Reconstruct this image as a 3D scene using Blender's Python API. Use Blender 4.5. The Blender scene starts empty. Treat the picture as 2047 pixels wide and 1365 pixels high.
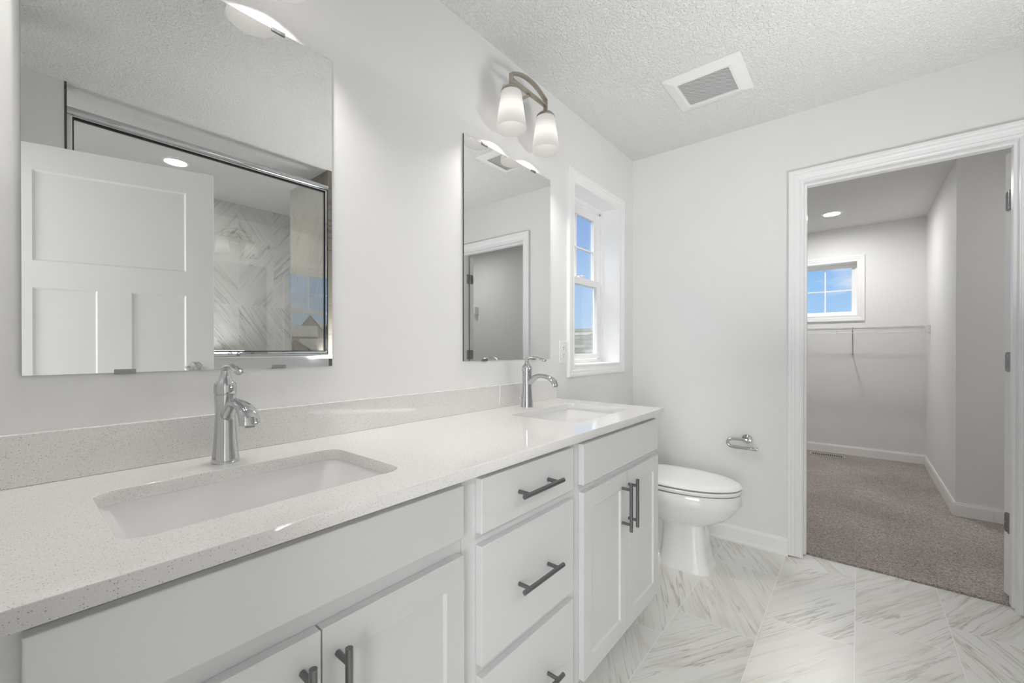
import bpy, bmesh, math, random
from mathutils import Vector, Matrix

random.seed(7)
SC = bpy.context.scene
COL = SC.collection
PI = math.pi

# ---------------------------------------------------------------- camera
cam_d = bpy.data.cameras.new('camera')
cam_d.sensor_fit = 'HORIZONTAL'
cam_d.sensor_width = 36.0
F_PX, CX, CY, W_PX, H_PX = 839.58, 1020.5, 699.1, 2047.0, 1365.0
cam_d.lens = F_PX / W_PX * 36.0
cam_d.shift_x = (W_PX / 2 - CX) / W_PX
cam_d.shift_y = (CY - H_PX / 2) / W_PX
cam_d.clip_start = 0.02
cam_d.clip_end = 400
cam = bpy.data.objects.new('camera', cam_d)
COL.objects.link(cam)
cam.location = (0.0, -1.203, 1.1495)
yaw, pit = math.radians(39.618), math.radians(-0.218)
fw = Vector((math.cos(yaw) * math.cos(pit), math.sin(yaw) * math.cos(pit), math.sin(pit)))
rt = Vector((math.sin(yaw), -math.cos(yaw), 0))
up = rt.cross(fw)
cam.rotation_euler = Matrix((rt, up, -fw)).transposed().to_euler()
SC.camera = cam

# ---------------------------------------------------------------- view
SC.view_settings.view_transform = 'Standard'
SC.view_settings.look = 'None'
SC.view_settings.exposure = 0.10
SC.view_settings.gamma = 1.0
SC.view_settings.use_curve_mapping = False
SC.cycles.max_bounces = 14
SC.cycles.diffuse_bounces = 8
SC.cycles.glossy_bounces = 8
SC.cycles.transmission_bounces = 8
SC.cycles.transparent_max_bounces = 16
SC.cycles.sample_clamp_indirect = 6.0
SC.cycles.caustics_reflective = False
SC.cycles.caustics_refractive = False

BULB = 440.0        # emission of the vanity bulbs
DISC = 335.0        # emission of the recessed lenses
HALL = 60.0        # watts of the fill light added in the adjoining room
SHADE = 0.50
BOUNCE = 14.0


def srgb(r, g, b):
    def f(c):
        c /= 255.0
        return c / 12.92 if c <= 0.04045 else ((c + 0.055) / 1.055) ** 2.4
    return (f(r), f(g), f(b), 1.0)


# ---------------------------------------------------------------- world
world = bpy.data.worlds.new('sky')
SC.world = world
world.use_nodes = True
wn, wl_ = world.node_tree.nodes, world.node_tree.links
wn.clear()


def wnode(t, **k):
    n = wn.new(t)
    for a, b in k.items():
        setattr(n, a, b)
    return n


tc = wnode('ShaderNodeTexCoord')
sep = wnode('ShaderNodeSeparateXYZ')
wl_.new(tc.outputs['Generated'], sep.inputs[0])
ramp = wnode('ShaderNodeValToRGB')
ramp.color_ramp.elements[0].position = 0.0
ramp.color_ramp.elements[0].color = srgb(190, 222, 253)
ramp.color_ramp.elements[1].position = 0.32
ramp.color_ramp.elements[1].color = srgb(92, 158, 238)
e = ramp.color_ramp.elements.new(0.12)
e.color = srgb(160, 205, 252)
wl_.new(sep.outputs['Z'], ramp.inputs[0])
mp = wnode('ShaderNodeMapping')
mp.inputs['Scale'].default_value = (1, 1, 2.4)
mp.inputs['Location'].default_value = (0.42, 0.35, 0.2)
wl_.new(tc.outputs['Generated'], mp.inputs[0])
nz = wnode('ShaderNodeTexNoise')
nz.inputs['Scale'].default_value = 4.6
nz.inputs['Detail'].default_value = 7
nz.inputs['Roughness'].default_value = 0.5
wl_.new(mp.outputs[0], nz.inputs['Vector'])
cr = wnode('ShaderNodeValToRGB')
cr.color_ramp.elements[0].position = 0.53
cr.color_ramp.elements[1].position = 0.67
wl_.new(nz.outputs['Fac'], cr.inputs[0])
mx = wnode('ShaderNodeMix', data_type='RGBA')
wl_.new(cr.outputs[0], mx.inputs['Factor'])
wl_.new(ramp.outputs[0], mx.inputs['A'])
mx.inputs['B'].default_value = (0.97, 0.98, 1.0, 1)
# sky brightened high overhead, out of view, to add daylight at the windows
mr = wnode('ShaderNodeMapRange')
mr.inputs['From Min'].default_value = 0.5
mr.inputs['From Max'].default_value = 0.75
mr.inputs['To Min'].default_value = 0.90
mr.inputs['To Max'].default_value = 12.0
wl_.new(sep.outputs['Z'], mr.inputs['Value'])
mr2 = wnode('ShaderNodeMapRange')
mr2.inputs['From Min'].default_value = 0.45
mr2.inputs['From Max'].default_value = 0.65
wl_.new(sep.outputs['Z'], mr2.inputs['Value'])
mx2 = wnode('ShaderNodeMix', data_type='RGBA')
wl_.new(mr2.outputs[0], mx2.inputs['Factor'])
wl_.new(mx.outputs['Result'], mx2.inputs['A'])
mx2.inputs['B'].default_value = (1.0, 0.96, 0.90, 1)
bg = wnode('ShaderNodeBackground')
wl_.new(mx2.outputs['Result'], bg.inputs['Color'])
wl_.new(mr.outputs[0], bg.inputs['Strength'])
wo = wnode('ShaderNodeOutputWorld')
wl_.new(bg.outputs[0], wo.inputs[0])

sun_d = bpy.data.lights.new('sun', 'SUN')
sun_d.energy = 0.6
sun_d.angle = math.radians(1.0)
sun = bpy.data.objects.new('sun', sun_d)
COL.objects.link(sun)
sun.rotation_euler = Vector((0.45, 0.62, -0.62)).to_track_quat('-Z', 'Y').to_euler()
sun.location = (-6, -8, 9)

# fill light added in the adjoining room, shining through the open entry doorway
hall_d = bpy.data.lights.new('bedroom_fill', 'AREA')
hall_d.shape = 'RECTANGLE'
hall_d.size = 1.4
hall_d.size_y = 1.5
hall_d.energy = HALL
hall_d.color = (0.985, 0.995, 1.0)
hall = bpy.data.objects.new('bedroom_fill', hall_d)
COL.objects.link(hall)
hall.location = (-2.1, -1.85, 1.25)
hall.rotation_euler = Vector((1, 0.33, 0)).to_track_quat('-Z', 'Z').to_euler()

# unseen fill light added beside the half wall, turned up to the ceiling
bnc_d = bpy.data.lights.new('bounce_fill', 'AREA')
bnc_d.shape = 'RECTANGLE'
bnc_d.size = 0.70
bnc_d.size_y = 0.22
bnc_d.energy = BOUNCE
bnc_d.color = (0.985, 0.995, 1.0)
bnc = bpy.data.objects.new('bounce_fill', bnc_d)
COL.objects.link(bnc)
bnc.location = (1.70, -1.62, 1.10)
bnc.rotation_euler = Vector((-0.12, 0.15, 1.0)).to_track_quat('-Z', 'Y').to_euler()

# ---------------------------------------------------------------- materials
MATS = {}


def newmat(name):
    m = bpy.data.materials.new(name)
    m.use_nodes = True
    MATS[name] = m
    return m, m.node_tree.nodes, m.node_tree.links, m.node_tree.nodes['Principled BSDF']


def add_bump(m, scale, strength, dist=0.001, detail=3, ramp=None, voronoi=False):
    n, l = m.node_tree.nodes, m.node_tree.links
    b = n['Principled BSDF']
    geo = n.new('ShaderNodeNewGeometry')
    t = n.new('ShaderNodeTexVoronoi' if voronoi else 'ShaderNodeTexNoise')
    t.inputs['Scale'].default_value = scale
    if not voronoi:
        t.inputs['Detail'].default_value = detail
    l.new(geo.outputs['Position'], t.inputs['Vector'])
    out = t.outputs['Distance' if voronoi else 'Fac']
    if ramp:
        r = n.new('ShaderNodeValToRGB')
        r.color_ramp.elements[0].position = ramp[0]
        r.color_ramp.elements[1].position = ramp[1]
        l.new(out, r.inputs[0])
        out = r.outputs[0]
    bu = n.new('ShaderNodeBump')
    bu.inputs['Strength'].default_value = strength
    bu.inputs['Distance'].default_value = dist
    l.new(out, bu.inputs['Height'])
    l.new(bu.outputs[0], b.inputs['Normal'])


def plain(name, col, rough=0.5, metal=0.0, spec=0.5, coat=0.0, mottle=0.012):
    m, n, l, b = newmat(name)
    geo = n.new('ShaderNodeNewGeometry')
    t = n.new('ShaderNodeTexNoise')
    t.inputs['Scale'].default_value = 9
    l.new(geo.outputs['Position'], t.inputs['Vector'])
    mx = n.new('ShaderNodeMix')
    mx.data_type = 'RGBA'
    mx.inputs['A'].default_value = tuple(c * (1 - mottle) for c in col[:3]) + (1,)
    mx.inputs['B'].default_value = tuple(min(1, c * (1 + mottle)) for c in col[:3]) + (1,)
    l.new(t.outputs['Fac'], mx.inputs['Factor'])
    l.new(mx.outputs['Result'], b.inputs['Base Color'])
    b.inputs['Roughness'].default_value = rough
    b.inputs['Metallic'].default_value = metal
    b.inputs['Specular IOR Level'].default_value = spec
    b.inputs['Coat Weight'].default_value = coat
    b.inputs['Coat Roughness'].default_value = 0.05
    return m


M_wall = plain('wall_paint', (0.79, 0.79, 0.785), 0.55, spec=0.3)
add_bump(M_wall, 160, 0.06, 0.001)
M_ceil = plain('ceiling_texture', (0.80, 0.80, 0.795), 0.9, spec=0.1)
add_bump(M_ceil, 110, 0.8, 0.004, 3, ramp=(0.42, 0.62))
M_trim = plain('white_trim_paint', (0.86, 0.86, 0.865), 0.28, spec=0.45)
M_door = plain('white_door_paint', (0.82, 0.82, 0.815), 0.35, spec=0.4)
M_vinyl = plain('white_vinyl', (0.86, 0.86, 0.86), 0.3, spec=0.4)
M_cab = plain('cabinet_paint', (0.68, 0.685, 0.69), 0.33, spec=0.4)
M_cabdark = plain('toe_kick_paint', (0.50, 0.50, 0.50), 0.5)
M_porc = plain('porcelain', (0.82, 0.82, 0.815), 0.06, spec=0.6, coat=0.4, mottle=0.002)
M_plasticw = plain('white_plastic', (0.82, 0.82, 0.81), 0.25, spec=0.5, mottle=0.002)
M_chrome = plain('chrome', (0.57, 0.58, 0.59), 0.03, 1.0, mottle=0.004)
M_nickel = plain('brushed_nickel', (0.47, 0.43, 0.37), 0.30, 1.0)
M_pull = plain('satin_steel_pull', (0.21, 0.21, 0.215), 0.30, 1.0)
add_bump(M_pull, 900, 0.04, 0.0004)
M_hinge = plain('satin_hinge_metal', (0.33, 0.33, 0.34), 0.35, 1.0)
M_black = plain('black_rubber', (0.008, 0.008, 0.008), 0.5)
M_edge = plain('mirror_edge', (0.09, 0.095, 0.095), 0.2, 0.6)
M_mirror = plain('mirror_silver', (0.86, 0.87, 0.865), 0.0, 1.0, mottle=0.0)
M_clip = plain('mirror_clip_metal', (0.30, 0.30, 0.30), 0.25, 1.0)
M_trimmetal = plain('dark_tile_edge_trim', (0.10, 0.10, 0.095), 0.4, 0.7)
M_wire = plain('white_coated_wire', (0.74, 0.74, 0.74), 0.35)
M_dark = plain('dark_slot', (0.03, 0.03, 0.03), 0.7)
M_register = plain('register_metal', (0.55, 0.53, 0.49), 0.35, 0.4)
M_outside = plain('exterior_siding', (0.2, 0.21, 0.2), 0.7)


def glassmat(name, tint, refl_mul, cap=0.6):
    m, n, l, b = newmat(name)
    n.remove(b)
    out = n['Material Output']
    tr = n.new('ShaderNodeBsdfTransparent')
    tr.inputs['Color'].default_value = tint
    gl = n.new('ShaderNodeBsdfGlossy')
    gl.inputs['Roughness'].default_value = 0.0
    gl.inputs['Color'].default_value = (1, 1, 1, 1)
    fr = n.new('ShaderNodeFresnel')
    fr.inputs['IOR'].default_value = 1.5
    mu = n.new('ShaderNodeMath')
    mu.operation = 'MULTIPLY'
    mu.inputs[1].default_value = refl_mul
    l.new(fr.outputs[0], mu.inputs[0])
    mn = n.new('ShaderNodeMath')
    mn.operation = 'MINIMUM'
    mn.inputs[1].default_value = cap
    l.new(mu.outputs[0], mn.inputs[0])
    ms = n.new('ShaderNodeMixShader')
    l.new(mn.outputs[0], ms.inputs[0])
    l.new(tr.outputs[0], ms.inputs[1])
    l.new(gl.outputs[0], ms.inputs[2])
    l.new(ms.outputs[0], out.inputs['Surface'])
    return m


M_glass = glassmat('window_glass', (0.98, 0.99, 0.99, 1), 0.35)
M_shglass = glassmat('shower_glass', (0.985, 0.99, 0.985, 1), 3.5, 0.22)


def emis(name, col, strength):
    m, n, l, b = newmat(name)
    b.inputs['Base Color'].default_value = (0.8, 0.8, 0.8, 1)
    b.inputs['Emission Color'].default_value = col
    b.inputs['Emission Strength'].default_value = strength
    return m


M_bulb = emis('lit_bulb', (1.0, 0.965, 0.92, 1), BULB)
M_disc = emis('lit_lens', (1.0, 0.99, 0.975, 1), DISC)
M_disc2 = emis('dim_fill_lens', (1.0, 0.99, 0.975, 1), 165.0)
M_disc3 = emis('bright_lit_lens', (1.0, 0.99, 0.975, 1), 560.0)

# frosted glass shade: translucent shell that glows a little itself
M_shade, n, l, b = newmat('frosted_white_glass')
n.remove(b)
tl = n.new('ShaderNodeBsdfTranslucent')
tl.inputs['Color'].default_value = (0.0074, 0.0072, 0.007, 1)
df = n.new('ShaderNodeBsdfDiffuse')
df.inputs['Color'].default_value = (0.0078, 0.0072, 0.007, 1)
em = n.new('ShaderNodeEmission')
em.inputs['Color'].default_value = (1.0, 0.97, 0.93, 1)
em.inputs['Strength'].default_value = SHADE
a1 = n.new('ShaderNodeMixShader')
a1.inputs[0].default_value = 0.4
l.new(tl.outputs[0], a1.inputs[1])
l.new(df.outputs[0], a1.inputs[2])
a2 = n.new('ShaderNodeAddShader')
l.new(a1.outputs[0], a2.inputs[0])
l.new(em.outputs[0], a2.inputs[1])
l.new(a2.outputs[0], n['Material Output'].inputs['Surface'])

# quartz worktop
M_quartz, n, l, b = newmat('speckled_quartz')
geo = n.new('ShaderNodeNewGeometry')
v1 = n.new('ShaderNodeTexVoronoi')
v1.inputs['Scale'].default_value = 330
l.new(geo.outputs['Position'], v1.inputs['Vector'])
r1 = n.new('ShaderNodeValToRGB')
r1.color_ramp.elements[0].position = 0.14
r1.color_ramp.elements[0].color = (1, 1, 1, 1)
r1.color_ramp.elements[1].position = 0.30
r1.color_ramp.elements[1].color = (0, 0, 0, 1)
l.new(v1.outputs['Distance'], r1.inputs[0])
g1 = n.new('ShaderNodeMath')
g1.operation = 'GREATER_THAN'
g1.inputs[1].default_value = 0.62
sp = n.new('ShaderNodeSeparateColor')
l.new(v1.outputs['Color'], sp.inputs[0])
l.new(sp.outputs[0], g1.inputs[0])
m1 = n.new('ShaderNodeMath')
m1.operation = 'MULTIPLY'
l.new(r1.outputs[0], m1.inputs[0])
l.new(g1.outputs[0], m1.inputs[1])
m1b = n.new('ShaderNodeMath')
m1b.operation = 'MULTIPLY'
m1b.inputs[1].default_value = 0.75
l.new(m1.outputs[0], m1b.inputs[0])
nq = n.new('ShaderNodeTexNoise')
nq.inputs['Scale'].default_value = 420
nq.inputs['Detail'].default_value = 2
l.new(geo.outputs['Position'], nq.inputs['Vector'])
mq = n.new('ShaderNodeMix')
mq.data_type = 'RGBA'
mq.inputs['A'].default_value = (0.64, 0.635, 0.625, 1)
mq.inputs['B'].default_value = (0.86, 0.85, 0.83, 1)
l.new(nq.outputs['Fac'], mq.inputs['Factor'])
mq2 = n.new('ShaderNodeMix')
mq2.data_type = 'RGBA'
l.new(m1b.outputs[0], mq2.inputs['Factor'])
l.new(mq.outputs['Result'], mq2.inputs['A'])
mq2.inputs['B'].default_value = (0.17, 0.165, 0.16, 1)
l.new(mq2.outputs['Result'], b.inputs['Base Color'])
b.inputs['Roughness'].default_value = 0.05
b.inputs['Specular IOR Level'].default_value = 0.85


def marble(name, uax, vax, L, Wd, u0, v0, shift, base, vein, warm, rough, vein_amt=1.0, ang=24, bias=0.3, dens=1.0):
    """tiles in world metres: u = long axis, v = short axis; veins lean one way or the other per tile"""
    m, n, l, b = newmat(name)

    def math_(op, a, c=None, d=None):
        x = n.new('ShaderNodeMath')
        x.operation = op
        for i, s in enumerate((a, c, d)):
            if s is None:
                continue
            if isinstance(s, (int, float)):
                x.inputs[i].default_value = s
            else:
                l.new(s, x.inputs[i])
        return x.outputs[0]
    geo = n.new('ShaderNodeNewGeometry')
    se = n.new('ShaderNodeSeparateXYZ')
    l.new(geo.outputs['Position'], se.inputs[0])
    U, V = se.outputs[uax], se.outputs[vax]
    vv = math_('DIVIDE', math_('SUBTRACT', V, v0), Wd)
    row = math_('FLOOR', vv)
    uu = math_('DIVIDE', math_('ADD', math_('SUBTRACT', U, u0), math_('MULTIPLY', row, shift)), L)
    col = math_('FLOOR', uu)
    fu = math_('MULTIPLY', math_('SUBTRACT', uu, col), L)
    fv = math_('MULTIPLY', math_('SUBTRACT', vv, row), Wd)
    du = math_('MINIMUM', fu, math_('SUBTRACT', L, fu))
    dv = math_('MINIMUM', fv, math_('SUBTRACT', Wd, fv))
    grout = math_('LESS_THAN', math_('MINIMUM', du, dv), 0.0014)
    cv = n.new('ShaderNodeCombineXYZ')
    l.new(row, cv.inputs[0])
    l.new(col, cv.inputs[1])
    wn_ = n.new('ShaderNodeTexWhiteNoise')
    l.new(cv.outputs[0], wn_.inputs['Vector'])
    sc_ = n.new('ShaderNodeSeparateColor')
    l.new(wn_.outputs['Color'], sc_.inputs[0])
    sign = math_('SUBTRACT', math_('MULTIPLY', math_('GREATER_THAN', sc_.outputs[0], bias), 2.0), 1.0)
    angle = math_('MULTIPLY', sign, math_('ADD', math.radians(ang), math_('MULTIPLY', sc_.outputs[1], 0.16)))
    pv = n.new('ShaderNodeCombineXYZ')
    l.new(U, pv.inputs[0])
    l.new(V, pv.inputs[1])
    l.new(math_('MULTIPLY', sc_.outputs[2], 9.0), pv.inputs[2])
    vr = n.new('ShaderNodeVectorRotate')
    vr.rotation_type = 'Z_AXIS'
    l.new(pv.outputs[0], vr.inputs['Vector'])
    l.new(math_('MULTIPLY', angle, -1.0), vr.inputs['Angle'])

    def veins(sx, sy, width, dist, off, det=5):
        mp_ = n.new('ShaderNodeMapping')
        mp_.inputs['Scale'].default_value = (sx, sy, 1)
        mp_.inputs['Location'].default_value = (off, off * 1.7, off)
        l.new(vr.outputs[0], mp_.inputs[0])
        t = n.new('ShaderNodeTexNoise')
        t.inputs['Scale'].default_value = 1.0
        t.inputs['Detail'].default_value = det
        t.inputs['Roughness'].default_value = 0.55
        t.inputs['Distortion'].default_value = dist
        l.new(mp_.outputs[0], t.inputs['Vector'])
        d_ = math_('ABSOLUTE', math_('SUBTRACT', t.outputs['Fac'], 0.5))
        r = n.new('ShaderNodeMapRange')
        r.inputs['From Min'].default_value = 0.0
        r.inputs['From Max'].default_value = width
        r.inputs['To Min'].default_value = 1.0
        r.inputs['To Max'].default_value = 0.0
        l.new(d_, r.inputs['Value'])
        return r.outputs[0], t.outputs['Fac']
    a, _ = veins(1.0, 19 * dens, 0.020, 0.35, 3.1)
    bb, bf = veins(0.8, 10 * dens, 0.05, 0.45, 11.7)
    _, cf = veins(0.9, 3.5, 0.05, 0.3, 23.3, 3)
    mod = n.new('ShaderNodeMapRange')
    mod.inputs['From Min'].default_value = 0.36
    mod.inputs['From Max'].default_value = 0.60
    l.new(cf, mod.inputs['Value'])
    fine = math_('MULTIPLY', math_('MULTIPLY', a, mod.outputs[0]), 0.75 * vein_amt)
    soft = math_('MULTIPLY', bb, math_('MULTIPLY', math_('ADD', mod.outputs[0], 0.25), 0.38 * vein_amt))
    c0 = n.new('ShaderNodeMix')
    c0.data_type = 'RGBA'
    l.new(soft, c0.inputs['Factor'])
    c0.inputs['A'].default_value = base
    c0.inputs['B'].default_value = warm
    c1 = n.new('ShaderNodeMix')
    c1.data_type = 'RGBA'
    l.new(fine, c1.inputs['Factor'])
    l.new(c0.outputs['Result'], c1.inputs['A'])
    c1.inputs['B'].default_value = vein
    c2 = n.new('ShaderNodeMix')
    c2.data_type = 'RGBA'
    l.new(grout, c2.inputs['Factor'])
    l.new(c1.outputs['Result'], c2.inputs['A'])
    c2.inputs['B'].default_value = tuple(min(1, c * 1.12) for c in base[:3]) + (1,)
    l.new(c2.outputs['Result'], b.inputs['Base Color'])
    b.inputs['Roughness'].default_value = rough
    bu = n.new('ShaderNodeBump')
    bu.inputs['Strength'].default_value = 0.3
    bu.inputs['Distance'].default_value = 0.001
    bu.invert = True
    l.new(grout, bu.inputs['Height'])
    l.new(bu.outputs[0], b.inputs['Normal'])
    return m


M_floor = marble('marble_floor_tile', 0, 1, 0.6, 0.3, 1.285, 0.005, 0.2,
                 (0.77, 0.765, 0.74, 1), (0.34, 0.32, 0.28, 1), (0.54, 0.50, 0.42, 1), 0.30, 0.9)
M_shback = marble('marble_wall_tile', 2, 0, 0.59, 0.294, 1.535, 1.345, 0.0,
                  (0.60, 0.60, 0.58, 1), (0.16, 0.155, 0.145, 1), (0.36, 0.35, 0.32, 1), 0.08, 1.5, 34, 0.5, 1.3)
M_shside = marble('taupe_marble_wall_tile', 2, 1, 0.59, 0.294, 1.535, -2.4, 0.0,
                  (0.235, 0.215, 0.18, 1), (0.10, 0.09, 0.072, 1), (0.17, 0.155, 0.125, 1), 0.08, 1.3, 22, 0.5, 1.3)

# carpet
M_carpet, n, l, b = newmat('cut_pile_carpet')
geo = n.new('ShaderNodeNewGeometry')
t = n.new('ShaderNodeTexNoise')
t.inputs['Scale'].default_value = 150
t.inputs['Detail'].default_value = 4
t.inputs['Roughness'].default_value = 0.75
l.new(geo.outputs['Position'], t.inputs['Vector'])
r = n.new('ShaderNodeValToRGB')
r.color_ramp.elements[0].position = 0.36
r.color_ramp.elements[0].color = (0.14, 0.115, 0.10, 1)
r.color_ramp.elements[1].position = 0.64
r.color_ramp.elements[1].color = (0.74, 0.66, 0.60, 1)
l.new(t.outputs['Fac'], r.inputs[0])
t2 = n.new('ShaderNodeTexNoise')
t2.inputs['Scale'].default_value = 2.2
t2.inputs['Detail'].default_value = 2
l.new(geo.outputs['Position'], t2.inputs['Vector'])
mr_ = n.new('ShaderNodeMapRange')
mr_.inputs['From Min'].default_value = 0.35
mr_.inputs['From Max'].default_value = 0.65
mr_.inputs['To Min'].default_value = 0.86
mr_.inputs['To Max'].default_value = 1.08
l.new(t2.outputs['Fac'], mr_.inputs['Value'])
mc = n.new('ShaderNodeVectorMath')
mc.operation = 'SCALE'
l.new(r.outputs[0], mc.inputs[0])
l.new(mr_.outputs[0], mc.inputs['Scale'])
l.new(mc.outputs[0], b.inputs['Base Color'])
b.inputs['Roughness'].default_value = 1.0
b.inputs['Specular IOR Level'].default_value = 0.05
b.inputs['Sheen Weight'].default_value = 0.3
bu = n.new('ShaderNodeBump')
bu.inputs['Strength'].default_value = 0.9
bu.inputs['Distance'].default_value = 0.006
l.new(t.outputs['Fac'], bu.inputs['Height'])
l.new(bu.outputs[0], b.inputs['Normal'])

# vent grille mesh (perforated sheet)
M_grille, n, l, b = newmat('perforated_grille')
geo = n.new('ShaderNodeNewGeometry')
mp_ = n.new('ShaderNodeMapping')
mp_.inputs['Scale'].default_value = (105, 105, 105)
mp_.inputs['Rotation'].default_value = (0, 0, 0.78)
l.new(geo.outputs['Position'], mp_.inputs[0])
vo = n.new('ShaderNodeTexVoronoi')
vo.inputs['Scale'].default_value = 1.0
vo.inputs['Randomness'].default_value = 0.0
l.new(mp_.outputs[0], vo.inputs['Vector'])
r = n.new('ShaderNodeValToRGB')
r.color_ramp.elements[0].position = 0.36
r.color_ramp.elements[0].color = (0.22, 0.22, 0.22, 1)
r.color_ramp.elements[1].position = 0.46
r.color_ramp.elements[1].color = (0.62, 0.62, 0.62, 1)
l.new(vo.outputs['Distance'], r.inputs[0])
l.new(r.outputs[0], b.inputs['Base Color'])
b.inputs['Roughness'].default_value = 0.6


def shingle(name, base, light, axis_u, axis_v):
    m, n, l, b = newmat(name)
    geo = n.new('ShaderNodeNewGeometry')
    se = n.new('ShaderNodeSeparateXYZ')
    l.new(geo.outputs['Position'], se.inputs[0])
    cv = n.new('ShaderNodeCombineXYZ')
    l.new(se.outputs[axis_u], cv.inputs[0])
    l.new(se.outputs[axis_v], cv.inputs[1])
    br = n.new('ShaderNodeTexBrick')
    br.inputs['Scale'].default_value = 1.0
    br.inputs['Brick Width'].default_value = 0.26
    br.inputs['Row Height'].default_value = 0.088
    br.inputs['Mortar Size'].default_value = 0.014
    br.inputs['Color1'].default_value = base
    br.inputs['Color2'].default_value = light
    br.inputs['Mortar'].default_value = (0.012, 0.013, 0.012, 1)
    l.new(cv.outputs[0], br.inputs['Vector'])
    nn_ = n.new('ShaderNodeTexNoise')
    nn_.inputs['Scale'].default_value = 30
    l.new(geo.outputs['Position'], nn_.inputs['Vector'])
    mm = n.new('ShaderNodeMix')
    mm.data_type = 'RGBA'
    mm.inputs['Factor'].default_value = 0.05
    l.new(br.outputs['Color'], mm.inputs['A'])
    l.new(nn_.outputs['Fac'], mm.inputs['B'])
    l.new(mm.outputs['Result'], b.inputs['Base Color'])
    b.inputs['Roughness'].default_value = 0.9
    b.inputs['Specular IOR Level'].default_value = 0.02
    return m


M_shingle = shingle('grey_green_shingles', (0.016, 0.020, 0.017, 1), (0.075, 0.088, 0.078, 1), 1, 2)
M_snowroof = plain('pale_roof', (0.085, 0.088, 0.092), 0.9, spec=0.02, mottle=0.1)
M_siding = plain('pale_green_siding', (0.09, 0.12, 0.112), 0.8, spec=0.02, mottle=0.05)
M_siding2 = plain('grey_siding', (0.08, 0.088, 0.095), 0.8, spec=0.02, mottle=0.05)
M_ground = plain('pale_ground', (0.07, 0.07, 0.068), 0.95, spec=0.02, mottle=0.3)
M_housewin = plain('house_window_glass', (0.05, 0.07, 0.09), 0.1)

# ---------------------------------------------------------------- geometry helpers


def tag(o, label=None, cat=None, group=None, kind=None):
    if label:
        o['label'] = label
    if cat:
        o['category'] = cat
    if group:
        o['group'] = group
    if kind:
        o['kind'] = kind
    return o


def empty(name, loc=(0, 0, 0), rz=0.0):
    o = bpy.data.objects.new(name, None)
    COL.objects.link(o)
    o.location = loc
    o.rotation_euler = (0, 0, rz)
    o.empty_display_size = 0.05
    return o


def obj(name, bm, mat, parent=None, bevel=0.0, smooth=False, seg=2, subsurf=0, recalc=True):
    me = bpy.data.meshes.new(name)
    if recalc:
        bmesh.ops.recalc_face_normals(bm, faces=bm.faces)
    bm.to_mesh(me)
    bm.free()
    mats = mat if isinstance(mat, (list, tuple)) else [mat]
    for m in mats:
        me.materials.append(m)
    o = bpy.data.objects.new(name, me)
    COL.objects.link(o)
    if parent is not None:
        o.parent = parent
    if smooth:
        for p in me.polygons:
            p.use_smooth = True
        try:
            me.set_sharp_from_angle(angle=math.radians(40))
        except Exception:
            pass
    if bevel:
        md = o.modifiers.new('bevel', 'BEVEL')
        md.width = bevel
        md.segments = seg
        md.limit_method = 'ANGLE'
        md.angle_limit = math.radians(35)
    if subsurf:
        md = o.modifiers.new('subsurf', 'SUBSURF')
        md.levels = subsurf
        md.render_levels = subsurf
    return o


def box(bm, x0, x1, y0, y1, z0, z1, mi=0):
    vs = [bm.verts.new((x, y, z)) for x in (x0, x1) for y in (y0, y1) for z in (z0, z1)]
    for q in ((0, 1, 3, 2), (4, 6, 7, 5), (0, 4, 5, 1), (2, 3, 7, 6), (0, 2, 6, 4), (1, 5, 7, 3)):
        f = bm.faces.new([vs[i] for i in q])
        f.material_index = mi
    return vs


def boxes(*bs):
    bm = bmesh.new()
    for b_ in bs:
        box(bm, *b_)
    return bm


def lathe(bm, prof, seg=48, cx=0, cy=0, cap_bottom=False, cap_top=False):
    """prof: list of (r, z)"""
    rings = []
    for r_, z_ in prof:
        rings.append([bm.verts.new((cx + r_ * math.cos(2 * PI * i / seg), cy + r_ * math.sin(2 * PI * i / seg), z_)) for i in range(seg)])
    for a, b_ in zip(rings[:-1], rings[1:]):
        for i in range(seg):
            j = (i + 1) % seg
            bm.faces.new((a[i], a[j], b_[j], b_[i]))
    if cap_bottom:
        bm.faces.new(rings[0][::-1])
    if cap_top:
        bm.faces.new(rings[-1])
    return rings


def spline(pts, n=8):
    """Catmull-Rom through tuples of any length"""
    out = []
    P = [pts[0]] + list(pts) + [pts[-1]]
    for k in range(1, len(P) - 2):
        for i in range(n):
            t_ = i / n
            out.append(tuple(0.5 * ((2 * b_) + (-a + c) * t_ + (2 * a - 5 * b_ + 4 * c - d) * t_ ** 2 + (-a + 3 * b_ - 3 * c + d) * t_ ** 3)
                             for a, b_, c, d in zip(P[k - 1], P[k], P[k + 1], P[k + 2])))
    out.append(tuple(pts[-1]))
    return out


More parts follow.
